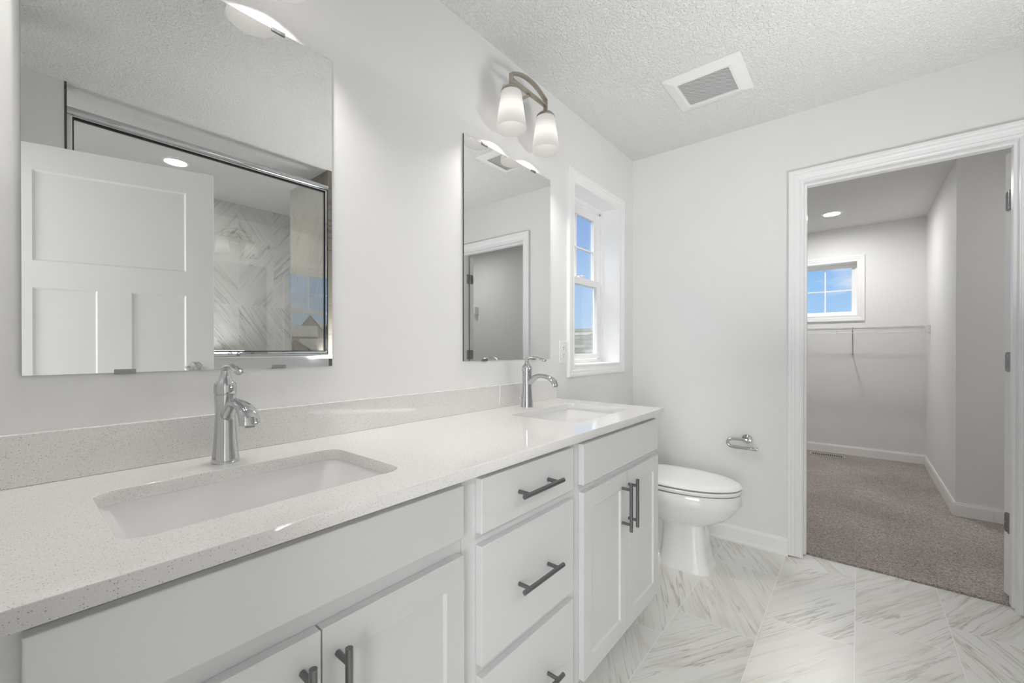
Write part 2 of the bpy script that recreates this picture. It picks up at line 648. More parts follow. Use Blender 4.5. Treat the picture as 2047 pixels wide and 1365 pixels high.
def sweep(bm, pts, radii, seg=14, side=Vector((1, 0, 0)), flat=None, caps=True, power=1.0):
    """tube along pts; radii scalar or list (half-widths); flat = list of half-heights; side fixes the cross section"""
    pts = [Vector(p) for p in pts]
    nP = len(pts)
    if isinstance(radii, (int, float)):
        radii = [radii] * nP
    if flat is None:
        flat = radii
    rings = []
    for i, p in enumerate(pts):
        t_ = (pts[min(i + 1, nP - 1)] - pts[max(i - 1, 0)]).normalized()
        s_ = side - t_ * side.dot(t_)
        if s_.length < 1e-4:
            s_ = Vector((0, 0, 1)) - t_ * t_.z
        s_.normalize()
        u_ = t_.cross(s_)
        ring = []
        for k in range(seg):
            a = 2 * PI * k / seg
            c_, d_ = math.cos(a), math.sin(a)
            if power != 1.0:
                c_ = math.copysign(abs(c_) ** power, c_)
                d_ = math.copysign(abs(d_) ** power, d_)
            ring.append(bm.verts.new(p + s_ * (radii[i] * c_) + u_ * (flat[i] * d_)))
        rings.append(ring)
    for a, b_ in zip(rings[:-1], rings[1:]):
        for i in range(seg):
            j = (i + 1) % seg
            bm.faces.new((a[i], a[j], b_[j], b_[i]))
    if caps:
        bm.faces.new(rings[0][::-1])
        bm.faces.new(rings[-1])
    return rings


def cyl(bm, p0, p1, r_, seg=16):
    d_ = Vector(p1) - Vector(p0)
    side = Vector((1, 0, 0)) if abs(d_.normalized().x) < 0.9 else Vector((0, 1, 0))
    sweep(bm, [p0, p1], r_, seg, side)


def rrect(hx, hy, r_, n=6, cx=0, cy=0):
    pts = []
    for sx, sy, a0 in ((1, 1, 0), (-1, 1, 90), (-1, -1, 180), (1, -1, 270)):
        for i in range(n + 1):
            a = math.radians(a0 + 90 * i / n)
            pts.append((cx + sx * (hx - r_) + r_ * math.cos(a), cy + sy * (hy - r_) + r_ * math.sin(a)))
    return pts


def loft(bm, loops, cap0=False, cap1=False):
    rings = [[bm.verts.new(p) for p in lp] for lp in loops]
    k = len(rings[0])
    for a, b_ in zip(rings[:-1], rings[1:]):
        for i in range(k):
            j = (i + 1) % k
            bm.faces.new((a[i], a[j], b_[j], b_[i]))
    if cap0:
        bm.faces.new(rings[0][::-1])
    if cap1:
        bm.faces.new(rings[-1])
    return rings


CASING = [(0, 0), (0, .009), (.003, .011), (.009, .011), (.012, .009), (.030, .0125), (.034, .0155), (.047, .0155),
          (.050, .018), (.062, .018), (.065, .0155), (.065, 0)]


def casing(name, M, u0, u1, v0, v1, parent=None, closed=True, mat=None, prof=CASING):
    """moulded casing round an opening; M(u, v, w) -> world; w = distance off the wall"""
    bm = bmesh.new()
    loops = []
    for d, w in prof:
        if closed:
            q = [(u0 - d, v0 - d), (u0 - d, v1 + d), (u1 + d, v1 + d), (u1 + d, v0 - d)]
        else:
            q = [(u0 - d, v0), (u0 - d, v1 + d), (u1 + d, v1 + d), (u1 + d, v0)]
        loops.append([bm.verts.new(M(u, v, w)) for u, v in q])
    segs = 4 if closed else 3
    for a, b_ in zip(loops[:-1], loops[1:]):
        for i in range(segs):
            j = (i + 1) % 4
            bm.faces.new((a[i], a[j], b_[j], b_[i]))
    if not closed:
        bm.faces.new([lp[0] for lp in loops])
        bm.faces.new([lp[3] for lp in loops])
    return obj(name, bm, mat or M_trim, parent)


def baseboard(name, x0, y0, x1, y1, nx, ny, h=.093, shoe=True, z0=0.0, ext0=0.0, ext1=0.0):
    """board from (x0,y0) to (x1,y1) on a wall whose room side is (nx,ny)"""
    prof = [(0, 0), (.013, 0), (.013, h - .016), (.010, h - .008), (.0085, h), (0, h)]
    bm = bmesh.new()
    L = Vector((x1 - x0, y1 - y0, 0))
    dn = L.normalized()
    profs = [prof]
    if shoe:
        profs.append([(.013, 0), (.027, 0), (.0265, .008), (.022, .015), (.013, .018)])
    for pr in profs:
        a = [bm.verts.new((x0 + nx * w - dn.x * ext0 * w, y0 + ny * w - dn.y * ext0 * w, z0 + z)) for w, z in pr]
        b_ = [bm.verts.new((x1 + nx * w + dn.x * ext1 * w, y1 + ny * w + dn.y * ext1 * w, z0 + z)) for w, z in pr]
        k = len(pr)
        for i in range(k):
            j = (i + 1) % k
            bm.faces.new((a[i], a[j], b_[j], b_[i]))
        bm.faces.new(a[::-1])
        bm.faces.new(b_)
    return tag(obj(name, bm, M_trim), kind='structure')


def S(name, bm, mat, bevel=0.0):
    return tag(obj(name, bm, mat, bevel=bevel), kind='structure')


# ---------------------------------------------------------------- constants of the room
H = 2.44
XF = 2.782          # bathroom side of the far wall
XC0 = 2.897         # closet side of the far wall
XB = 5.769          # closet back wall
XC = 4.139          # closet side wall that faces the doorway
YS = -1.716         # closet return wall
YR = -1.765         # shower front / pony wall
YR2 = -1.87
XK = -0.05          # wall behind the camera
OL, OR, OH = -0.973, -1.736, 2.052     # closet doorway
WX0, WX1, WZ0, WZ1 = 1.991, 2.550, 1.059, 2.056   # bathroom window
CWY0, CWY1, CWZ0, CWZ1 = -1.191, -0.640, 1.504, 2.070   # closet window
YE = -3.35
YSB = -3.09

# ---------------------------------------------------------------- structure
S('floor', boxes((XK - .12, 2.855, -3.2, 0, -.12, 0)), M_floor)
bmc = boxes((2.857, 5.9, -3.5, 0, -.12, 0.010))
S('floor_carpet', bmc, M_carpet)
S('floor_hall', boxes((-2.6, XK - .12, -2.9, .3, -.12, -.002)), M_carpet)
S('ceiling', boxes((-2.7, 5.95, -3.5, .18, H, H + .12)), M_ceil)

S('wall_left', boxes((XK - .1, WX0, 0, .17, -.1, H), (WX1, 5.93, 0, .17, -.1, H),
                     (WX0, WX1, 0, .17, -.1, WZ0), (WX0, WX1, 0, .17, WZ1, H)), M_wall)
S('wall_far', boxes((XF, XC0, OL + .017, 0, 0, H), (XF, XC0, YE - .1, OR - .017, 0, H), (XF, XC0, OR - .017, OL + .017, OH + .017, H)), M_wall)
S('wall_back', boxes((XK - .11, XK, -.801, 0, 0, H), (XK - .11, XK, -3.2, -1.599, 0, H), (XK - .11, XK, -1.599, -.801, 2.049, H)), M_wall)
S('wall_right', boxes((XK, .192, YR - .11, YR, 0, H), (.192, 1.505, YR - .11, YR, 0, 1.088),
                      (1.64, XF, YR2 - .1, YR2, 0, H)), M_wall)
S('wall_shower_partition', boxes((1.505, 1.64, -2.40, YR - .006, 0, H)), M_shside)
S('wall_shower_back', boxes((XK, 2.35, YSB - .1, YSB, 0, H)), M_shback)
S('wall_shower_side', boxes((2.25, 2.35, YSB, YR2 - .1, 0, H)), M_shside)
S('wall_closet_back', boxes((XB, XB + .16, YS, CWY0, 0, H), (XB, XB + .16, CWY1, 0, 0, H),
                            (XB, XB + .16, CWY0, CWY1, 0, CWZ0), (XB, XB + .16, CWY0, CWY1, CWZ1, H)), M_wall)
S('wall_closet_right', boxes((XC, XB + .16, YS - .11, YS, 0, H), (XC, XC + .11, YE, YS - .11, 0, H),
                             (XC0, XC + .11, YE - .1, YE, 0, H)), M_wall)
# adjoining room behind the camera
S('wall_hall', boxes((-2.6, -2.5, -2.9, .3, 0, H), (-2.5, XK - .11, -3.0, -2.9, 0, H), (-2.5, XK - .15, .18, .28, 0, H)), M_wall)

S('trim_1', boxes((.192, .200, YR - .012, YR + .003, 0, H)), M_trimmetal)            # metal edge where the tile ends
bm = boxes((.200, 1.505, YR - .125, YR + .012, 1.088, 1.098))
S('trim_2', bm, M_trim, .002)                                                         # cap of the half wall
# shower recessed front edges
baseboard('baseboard_far', XF, OL + .066, XF, -.0, -1, 0)
baseboard('baseboard_left', 1.80, 0, XF - .013, 0, 0, -1)
baseboard('baseboard_closet_back', XB, YS + .013, XB, 0, -1, 0, shoe=False, z0=.008)
baseboard('baseboard_closet_side', XC, YS, XB, YS, 0, 1, shoe=False, z0=.008, ext0=1)
baseboard('baseboard_closet_front', XC, YE, XC, YS, -1, 0, shoe=False, z0=.008, ext1=1)
baseboard('baseboard_closet_left', XC0, 0, XB - .013, 0, 0, -1, shoe=False, z0=.008)

# closet doorway: jambs, stops and moulded casing
JF, JB = XF - .001, XC0 + .001
t3 = S('trim_3', boxes((JF, JB, OL - .0, OL + .018, 0, OH + .018), (JF, JB, OR - .018, OR, 0, OH + .018), (JF, JB, OR, OL, OH, OH + .018)), M_trim)
S('trim_4', boxes((XC0 - .075, XC0 - .036, OL - .011, OL, .010, OH), (XC0 - .075, XC0 - .036, OR, OR + .011, .010, OH),
                  (XC0 - .075, XC0 - .036, OR + .011, OL - .011, OH - .011, OH)), M_trim, .001)
tag(casing('trim_5', lambda u, v, w: (XF - w, u, v), OR - .004, OL + .004, .006, OH + .004, closed=False), kind='structure')
tag(casing('trim_6', lambda u, v, w: (XC0 + w, u, v), OR - .024, OL + .004, .012, OH + .004, closed=False), kind='structure')
# dark tape left under the casing feet
# entry doorway jamb
S('trim_7', boxes((XK - .112, XK + .001, -.82, -.80, 0, 2.05), (XK - .112, XK + .001, -1.60, -1.585, 0, 2.05), (XK - .112, XK + .001, -1.6, -.8, 2.035, 2.05)), M_trim)

# ---------------------------------------------------------------- windows
def window1():
    r = tag(empty('window_1', ((WX0 + WX1) / 2, 0, WZ0)), kind='structure')
    inv = Matrix.Translation(-r.location)

    def o_(name, bm, mat, **k):
        bm.transform(inv)
        return obj(name, bm, mat, r, **k)
    c = casing('window_casing', lambda u, v, w: (u, -w, v), WX0, WX1, WZ0, WZ1, r)
    c.location = -r.location
    t_ = .012
    # jamb liner
    o_('jamb', boxes((WX0 - .001, WX0 + t_ - .012 + .001, .0, .12, WZ0, WZ1), (WX1 - .001, WX1 + .001, 0, .12, WZ0, WZ1),
                     (WX0, WX1, 0, .12, WZ1 - .001, WZ1 + .001), (WX0, WX1, 0, .12, WZ0 - .001, WZ0 + .001)), M_trim)
    # vinyl main frame, two steps
    f1 = .022
    bm = boxes((WX0, WX0 + f1, .105, .165, WZ0, WZ1), (WX1 - f1, WX1, .105, .165, WZ0, WZ1),
               (WX0 + f1, WX1 - f1, .105, .165, WZ1 - f1, WZ1), (WX0 + f1, WX1 - f1, .105, .165, WZ0, WZ0 + f1),
               (WX0 + f1, WX0 + f1 + .012, .118, .165, WZ0 + f1, WZ1 - f1), (WX1 - f1 - .012, WX1 - f1, .118, .165, WZ0 + f1, WZ1 - f1),
               (WX0 + f1, WX1 - f1, .118, .165, WZ1 - f1 - .014, WZ1 - f1))
    o_('window_frame', bm, M_vinyl, bevel=.0015)
    zm = 1.565
    a0, a1 = WX0 + f1 + .006, WX1 - f1 - .006
    s_ = .046
    # lower sash, nearer the room
    bm = boxes((a0, a0 + s_, .113, .136, WZ0 + .026, zm + .018), (a1 - s_, a1, .113, .136, WZ0 + .026, zm + .018),
               (a0 + s_, a1 - s_, .113, .136, WZ0 + .026, WZ0 + .026 + .030), (a0 + s_, a1 - s_, .110, .136, zm - .022, zm + .018))
    ls = o_('lower_sash', bm, M_vinyl, bevel=.0015)
    bm = boxes((a0 + s_, a1 - s_, .122, .128, WZ0 + .026 + .030, zm - .022))
    bm.transform(inv)
    obj('pane', bm, M_glass, ls)
    bm = boxes((a0, a0 + s_ * .8, .140, .163, zm - .018, WZ1 - f1 - .012), (a1 - s_ * .8, a1, .140, .163, zm - .018, WZ1 - f1 - .012),
               (a0 + s_ * .8, a1 - s_ * .8, .140, .163, WZ1 - f1 - .05, WZ1 - f1 - .012), (a0 + s_ * .8, a1 - s_ * .8, .140, .163, zm - .018, zm + .014))
    us = o_('upper_sash', bm, M_vinyl, bevel=.0015)
    b0, b1, z0, z1 = a0 + s_ * .8, a1 - s_ * .8, zm + .014, WZ1 - f1 - .05
    bm = boxes((b0, b1, .149, .155, z0, z1))
    bm.transform(inv)
    obj('pane', bm, M_glass, us)
    xm, zz = (b0 + b1) / 2, (z0 + z1) / 2 - .002
    bm = boxes((xm - .005, xm + .005, .146, .158, z0, z1), (b0, b1, .1465, .1575, zz - .005, zz + .005))
    bm.transform(inv)
    obj('muntin', bm, M_vinyl, us)
    bm = boxes((xm - .03, xm + .03, .106, .122, zm + .018, zm + .028), (xm - .008, xm + .022, .098, .112, zm + .022, zm + .032))
    bm.transform(inv)
    obj('sash_lock', bm, M_vinyl, ls, bevel=.002)
    bm = boxes((a1 - .004, a1 + .004, .128, .138, 1.66, 1.70))
    o_('tilt_latch', bm, M_vinyl)
    return r


window1()


def window2():
    r = tag(empty('window_2', (XB, (CWY0 + CWY1) / 2, CWZ0)), kind='structure')
    inv = Matrix.Translation(-r.location)

    def o_(name, bm, mat, par=r, **k):
        bm.transform(inv)
        return obj(name, bm, mat, par, **k)
    c = casing('window_casing', lambda u, v, w: (XB - w, u, v), CWY0, CWY1, CWZ0, CWZ1, r)
    c.location = -r.location

    def ring(d, x0, x1, w):
        y0, y1, z0, z1 = CWY0 + d, CWY1 - d, CWZ0 + d, CWZ1 - d
        return [(x0, x1, y0, y0 + w, z0, z1), (x0, x1, y1 - w, y1, z0, z1), (x0, x1, y0 + w, y1 - w, z0, z0 + w), (x0, x1, y0 + w, y1 - w, z1 - w, z1)]
    o_('window_frame', boxes(*ring(0, XB + .10, XB + .15, .018)), M_vinyl, bevel=.0015)
    sa = o_('sash', boxes(*ring(.018, XB + .115, XB + .14, .026)), M_vinyl, bevel=.0015)
    g = .044
    o_('pane', boxes((XB + .125, XB + .131, CWY0 + g, CWY1 - g, CWZ0 + g, CWZ1 - g)), M_glass, sa)
    ym, zm = (CWY0 + CWY1) / 2, (CWZ0 + CWZ1) / 2 - .005
    o_('muntin', boxes((XB + .122, XB + .134, ym - .006, ym + .006, CWZ0 + g, CWZ1 - g), (XB + .1225, XB + .1335, CWY0 + g, CWY1 - g, zm - .006, zm + .006)), M_vinyl, sa)
    return r


window2()

# ---------------------------------------------------------------- doors
def shaker(bm, x0, x1, z0, z1, y_face, th, panels, depth=.006, cham=.004):
    """slab in the xz plane, face at y_face looking -y, panels = [(x0,x1,z0,z1)] sunk with chamfer"""
    xs = sorted({x0, x1, *[p[0] for p in panels], *[p[1] for p in panels]})
    zs = sorted({z0, z1, *[p[2] for p in panels], *[p[3] for p in panels]})

    def inpanel(x, z):
        return any(p[0] < x < p[1] and p[2] < z < p[3] for p in panels)
    vc = {}

    def V(x, y, z):
        k = (round(x, 5), round(y, 5), round(z, 5))
        if k not in vc:
            vc[k] = bm.verts.new((x, y, z))
        return vc[k]
    for i in range(len(xs) - 1):
        for j in range(len(zs) - 1):
            if inpanel((xs[i] + xs[i + 1]) / 2, (zs[j] + zs[j + 1]) / 2):
                continue
            bm.faces.new((V(xs[i], y_face, zs[j]), V(xs[i + 1], y_face, zs[j]), V(xs[i + 1], y_face, zs[j + 1]), V(xs[i], y_face, zs[j + 1])))
    for a0, a1, c0, c1 in panels:
        o_ = [(a0, c0), (a1, c0), (a1, c1), (a0, c1)]
        i_ = [(a0 + cham, c0 + cham), (a1 - cham, c0 + cham), (a1 - cham, c1 - cham), (a0 + cham, c1 - cham)]
        # outer ring may be subdivided by grid lines: build chamfer with its own corners (kept welded at corners only)
        for k in range(4):
            m_ = (k + 1) % 4
            bm.faces.new((V(o_[k][0], y_face, o_[k][1]), V(o_[m_][0], y_face, o_[m_][1]), V(i_[m_][0], y_face + depth, i_[m_][1]), V(i_[k][0], y_face + depth, i_[k][1])))
        bm.faces.new([V(x, y_face + depth, z) for x, z in i_])
    yb = y_face + th
    c = [(x0, z0), (x1, z0), (x1, z1), (x0, z1)]
    for k in range(4):
        m_ = (k + 1) % 4
        bm.faces.new((V(c[k][0], y_face, c[k][1]), V(c[m_][0], y_face, c[m_][1]), V(c[m_][0], yb, c[m_][1]), V(c[k][0], yb, c[k][1])))
    bm.faces.new([V(x, yb, z) for x, z in c])


# entry door (seen in the large mirror), swung into the room
d1 = tag(empty('door_1', (.686, -1.344, 0)), kind='structure')
ux, uy = -.9522, -.3055
d1.rotation_euler = (0, 0, math.atan2(uy, ux))
# local +x runs from the free edge to the hinges, the face seen in the mirror looks along local -y
bm = bmesh.new()
DW = .747
shaker(bm, 0, DW, .012, 2.03, 0.0, .035, [(.111, .636, 1.527, 1.918), (.111, .315, .24, 1.411), (.432, .636, .24, 1.411)], .007, .008)
obj('door_slab', bm, M_door, d1)
for s in (-1, 1):
    kn = bmesh.new()
    prof = [(0, 0), (.032, 0), (.032, .004), (.028, .008), (.012, .008), (.010, .016), (.014, .020), (.021, .022), (.024, .027), (.021, .032), (.014, .034), (0, .035)]
    lathe(kn, [(max(r_, .0004), z_) for r_, z_ in prof], 32)
    kn.transform(Matrix.Translation((.072, 0 if s < 0 else .035, 1.032)) @ Matrix.Rotation(PI / 2 * (1 if s < 0 else -1), 4, 'X'))
    obj('door_knob', kn, M_chrome, d1, smooth=True)
for z in (.22, 1.02, 1.82):
    hb = bmesh.new()
    cyl(hb, (DW + .006, .036, z - .045), (DW + .006, .036, z + .045), .006)
    obj('hinge', hb, M_hinge, d1)

# closet door, swung far back into the closet
phi = math.radians(73)
d2 = tag(empty('door_2', (2.919, -1.736, 0)), kind='structure')
d2.rotation_euler = (0, 0, -phi)
# local +x = along the slab away from the hinges, local +y = thickness direction
bm = bmesh.new()
shaker(bm, 0, .74, .022, 2.04, 0.0, .036, [(.111, .629, 1.527, 1.918), (.111, .315, .24, 1.411), (.425, .629, .24, 1.411)], .006, .008)
obj('door_slab', bm, M_door, d2, bevel=.001)
for z in (1.822, 1.087, .352):
    hb = bmesh.new()
    # leaf with rounded outer corners lying on the slab edge
    pts = []
    R_, y0, y1, hh = .014, .000, .031, .045
    for cy_, cz_, a0 in ((y1 - R_, hh - R_, 0), (y1 - R_, -hh + R_, 270)):
        arc = [(cy_ + R_ * math.cos(math.radians(a0 + k * 15)), cz_ + R_ * math.sin(math.radians(a0 + k * 15))) for k in range(7)]
        pts += arc[::-1]
    pts += [(y0, -hh), (y0, hh)]
    f0 = [hb.verts.new((-.0022, y, z + zz)) for y, zz in pts]
    f1 = [hb.verts.new((.0002, y, z + zz)) for y, zz in pts]
    hb.faces.new(f0)
    hb.faces.new(f1[::-1])
    for i in range(len(pts)):
        j = (i + 1) % len(pts)
        hb.faces.new((f0[i], f0[j], f1[j], f1[i]))
    for k in range(5):
        cyl(hb, (-.004, -.006, z - .045 + k * .018), (-.004, -.006, z - .045 + k * .018 + .0168), .0062, 14)
    h_ = obj('hinge', hb, M_hinge, d2)
    sb = bmesh.new()
    for yy, zz in ((.012, -.030), (.022, 0), (.012, .030)):
        cyl(sb, (-.0028, yy, z + zz), (-.002, yy, z + zz), .0035, 12)
    obj('screw', sb, M_chrome, h_)
# hinge leaves mortised in the right jamb
for z in (1.822, 1.087, .352):
    tag(obj('hinge_leaf', boxes((XC0 - .030, XC0 + .002, OR - .001, OR + .0015, z - .045, z + .045)), M_hinge, t3, bevel=.001))

# ---------------------------------------------------------------- vanity
YF = -.548    # face of the doors and drawer fronts
YFR = -.528   # face frame
CT, CB = .894, .868


def pull(parent, p0, p1, axis_len, name='handle'):
    """bar pull between p0 and p1 (bar axis ends), posts go back to the front"""
    bm = bmesh.new()
    a, b_ = Vector(p0), Vector(p1)
    d_ = (b_ - a).normalized()
    cyl(bm, a, b_, .006, 18)
    for q in (a + d_ * .026, b_ - d_ * .026):
        cyl(bm, q, (q.x, YF + .001 - parent_off(parent).y, q.z), .0052, 14)
    return obj(name, bm, M_pull, parent, smooth=True)


def parent_off(o):
    v = Vector((0, 0, 0))
    while o is not None:
        v += Vector(o.location)
        o = o.parent
    return v


def cabinet(name, label, x0, x1):
    r = tag(empty(name, ((x0 + x1) / 2, 0, 0)), label, 'cabinet', 'vanity base cabinets')
    return r


def world_part(name, bm, mat, root, par=None, **k):
    bm.transform(Matrix.Translation(-parent_off(par or root)))
    return obj(name, bm, mat, par or root, **k)


def slabfront(root, name, x0, x1, z0, z1, label=None):
    bm = boxes((x0, x1, YF, YFR, z0, z1))
    o = world_part(name, bm, M_cab, root, bevel=.0022, seg=2)
    if label:
        tag(o, label)
    return o


def doorfront(root, x0, x1, z0, z1):
    bm = bmesh.new()
    st, rl = .050, .060
    shaker(bm, x0, x1, z0, z1, YF, YFR - YF, [(x0 + st, x1 - st, z0 + rl, z1 - rl)], .007, .003)
    return world_part('door', bm, M_cab, root, bevel=.0012, seg=1)


def hpull(par, xc, z, ln=.175):
    bm = bmesh.new()
    a, b_ = Vector((xc - ln / 2, -.583, z)), Vector((xc + ln / 2, -.583, z))
    cyl(bm, a, b_, .006, 20)
    for q in (xc - ln / 2 + .024, xc + ln / 2 - .024):
        cyl(bm, (q, -.583, z), (q, YF + .0005, z), .0052, 16)
    return world_part('handle', bm, M_pull, None, par, smooth=True)


def vpull(par, x, z0, z1):
    bm = bmesh.new()
    cyl(bm, (x, -.583, z0), (x, -.583, z1), .006, 20)
    for q in (z0 + .024, z1 - .024):
        cyl(bm, (x, -.583, q), (x, YF + .0005, q), .0052, 16)
    return world_part('handle', bm, M_pull, None, par, smooth=True)


def cab_body(r, x0, x1, rails, stiles):
    """carcass with face frame; sides, floor and open top under the worktop"""
    z0, z1 = .10, CB
    bm = bmesh.new()
    for b_ in ((x0, x0 + .016, YFR + .019, -.004, z0, z1), (x1 - .016, x1, YFR + .019, -.004, z0, z1),
               (x0 + .016, x1 - .016, YFR + .019, -.004, z0, z0 + .016), (x0 + .016, x1 - .016, -.012, -.004, z0 + .016, z1)):
        box(bm, *b_)
    for a, c in stiles:
        box(bm, a, c, YFR, YFR + .019, z0, z1)
    for a, c in rails:
        for (s0, s1), (s2, s3) in zip(stiles[:-1], stiles[1:]):
            box(bm, s1, s2, YFR, YFR + .019, a, c)
    world_part('body', bm, M_cab, r)
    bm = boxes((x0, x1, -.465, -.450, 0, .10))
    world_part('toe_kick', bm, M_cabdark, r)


FZ = [(.10, .125), (.690, .745), (.835, CB)]
cA = cabinet('vanity_cabinet', 'pale grey sink base cabinet nearest the camera, under the left basin', XK, .643)
cab_body(cA, XK + .002, .6425, FZ, [(XK + .002, .03), (.612, .6425)])
slabfront(cA, 'false_front', .011, .634, .739, .853)
dA = doorfront(cA, .011, .3195, .110, .703)
vpull(dA, .291, .500, .675)
dB = doorfront(cA, .3225, .634, .110, .703)
vpull(dB, .348, .500, .675)

cB = cabinet('vanity_cabinet', 'pale grey drawer cabinet between the two sink cabinets, with three drawers', .643, 1.120)
cab_body(cB, .6435, 1.1195, [(.10, .125), (.395, .435), (.690, .735), (.835, CB)], [(.6435, .715), (1.062, 1.1195)])
for z0, z1, hz in ((.727, .853, .7895), (.425, .699, .5575), (.110, .399, .256)):
    dr = slabfront(cB, 'drawer', .689, 1.088, z0, z1)
    hpull(dr, .8895, hz)

cC = cabinet('vanity_cabinet', 'pale grey sink base cabinet at the toilet end, under the right basin', 1.120, 1.79)
cab_body(cC, 1.1205, 1.788, FZ, [(1.1205, 1.175), (1.750, 1.788)])
slabfront(cC, 'false_front', 1.147, 1.776, .722, .851)
dC = doorfront(cC, 1.150, 1.4625, .110, .699)
vpull(dC, 1.423, .496, .668)
dD = doorfront(cC, 1.4655, 1.777, .110, .697)
vpull(dD, 1.478, .496, .670)


# worktop with two rounded cut-outs
SNK = [(.3195, -.3145), (1.460, -.3145)]
SHX, SHY, SR = .2225, .1445, .034


def slab_with_holes(name, x0, x1, y0, y1, z0, z1, holes, parent=None):
    cu = bpy.data.curves.new(name, 'CURVE')
    cu.dimensions = '2D'
    cu.fill_mode = 'BOTH'

    def add(pts):
        sp_ = cu.splines.new('POLY')
        sp_.points.add(len(pts) - 1)
        for p, (x, y) in zip(sp_.points, pts):
            p.co = (x, y, 0, 1)
        sp_.use_cyclic_u = True
    add([(x0, y0), (x1 - .004, y0), (x1, y0 + .004), (x1, y1), (x0, y1)])
    for h_ in holes:
        add(h_)
    bv = .0012
    cu.extrude = (z1 - z0) / 2 - bv
    cu.bevel_depth = bv
    cu.bevel_resolution = 1
    cu.offset = -bv
    o = bpy.data.objects.new('tmp_curve', cu)
    COL.objects.link(o)
    bpy.context.view_layer.update()
    dg = bpy.context.evaluated_depsgraph_get()
    me = bpy.data.meshes.new_from_object(o.evaluated_get(dg))
    bpy.data.objects.remove(o)
    me.name = name
    me.materials.clear()
    me.materials.append(M_quartz)
    q = bpy.data.objects.new(name, me)
    COL.objects.link(q)
    q.location = (0, 0, (z0 + z1) / 2)
    return q


ct = slab_with_holes('countertop', XK + .002, 1.802, -.5642, -.001, CB + .0005, CT,
                     [rrect(SHX, SHY, SR, 8, cx_, cy_) for cx_, cy_ in SNK])
tag(ct, 'long off-white speckled quartz worktop over the vanity cabinets', 'countertop')
bs = obj('backsplash', boxes((XK + .002, 1.802, -.020, -.001, CT + .0003, .991)), M_quartz, bevel=.0012)
tag(bs, 'low speckled quartz backsplash along the wall under the mirrors', 'backsplash')

for (sx, sy), lab in zip(SNK, ('white rectangular undermount basin nearest the camera, below the mirror reflecting a white door',
                               'white rectangular undermount basin at the toilet end of the worktop')):
    r = tag(empty('sink', (sx, sy, CB)), lab, 'sink', 'undermount basins')
    bm = bmesh.new()
    loops = []
    for hx, hy, rr, z, oy in ((.03, .03, .0299, -.150, 0), (SHX - .10, SHY - .07, .045, -.148, 0), (SHX - .045, SHY - .028, .05, -.141, 0), (SHX - .028, SHY - .012, .05, -.122, 0), (SHX - .012, SHY, .045, -.085, 0), (SHX + .008, SHY + .008, .04, -.014, 0), (SHX + .018, SHY + .018, .05, -.010, 0), (SHX + .018, SHY + .018, .05, 0, 0), (SHX + .003, SHY + .003, .037, 0, 0), (SHX + .0015, SHY + .0015, .036, -.004, 0),
                              (SHX - .002, SHY - .002, .036, -.02, 0), (SHX - .022, SHY - .010, .045, -.085, 0), (SHX - .036, SHY - .020, .05, -.118, 0),
                              (SHX - .056, SHY - .038, .05, -.132, 0), (SHX - .11, SHY - .08, .045, -.137, 0), (.03, .03, .0299, -.140, 0), (.0215, .0215, .0214, -.141, 0)):
        loops.append([(x, y + oy, z) for x, y in rrect(hx, hy, rr, 8)])
    loft(bm, loops, True, True)
    b = obj('basin', bm, M_porc, r, smooth=True)
    bm = bmesh.new()
    lathe(bm, [(.0005, -.1385), (.006, -.138), (.012, -.1375), (.0125, -.1395), (.018, -.1395), (.021, -.1385), (.0225, -.1405), (.0225, -.15)], 32)
    obj('drain', bm, M_chrome, r, smooth=True)

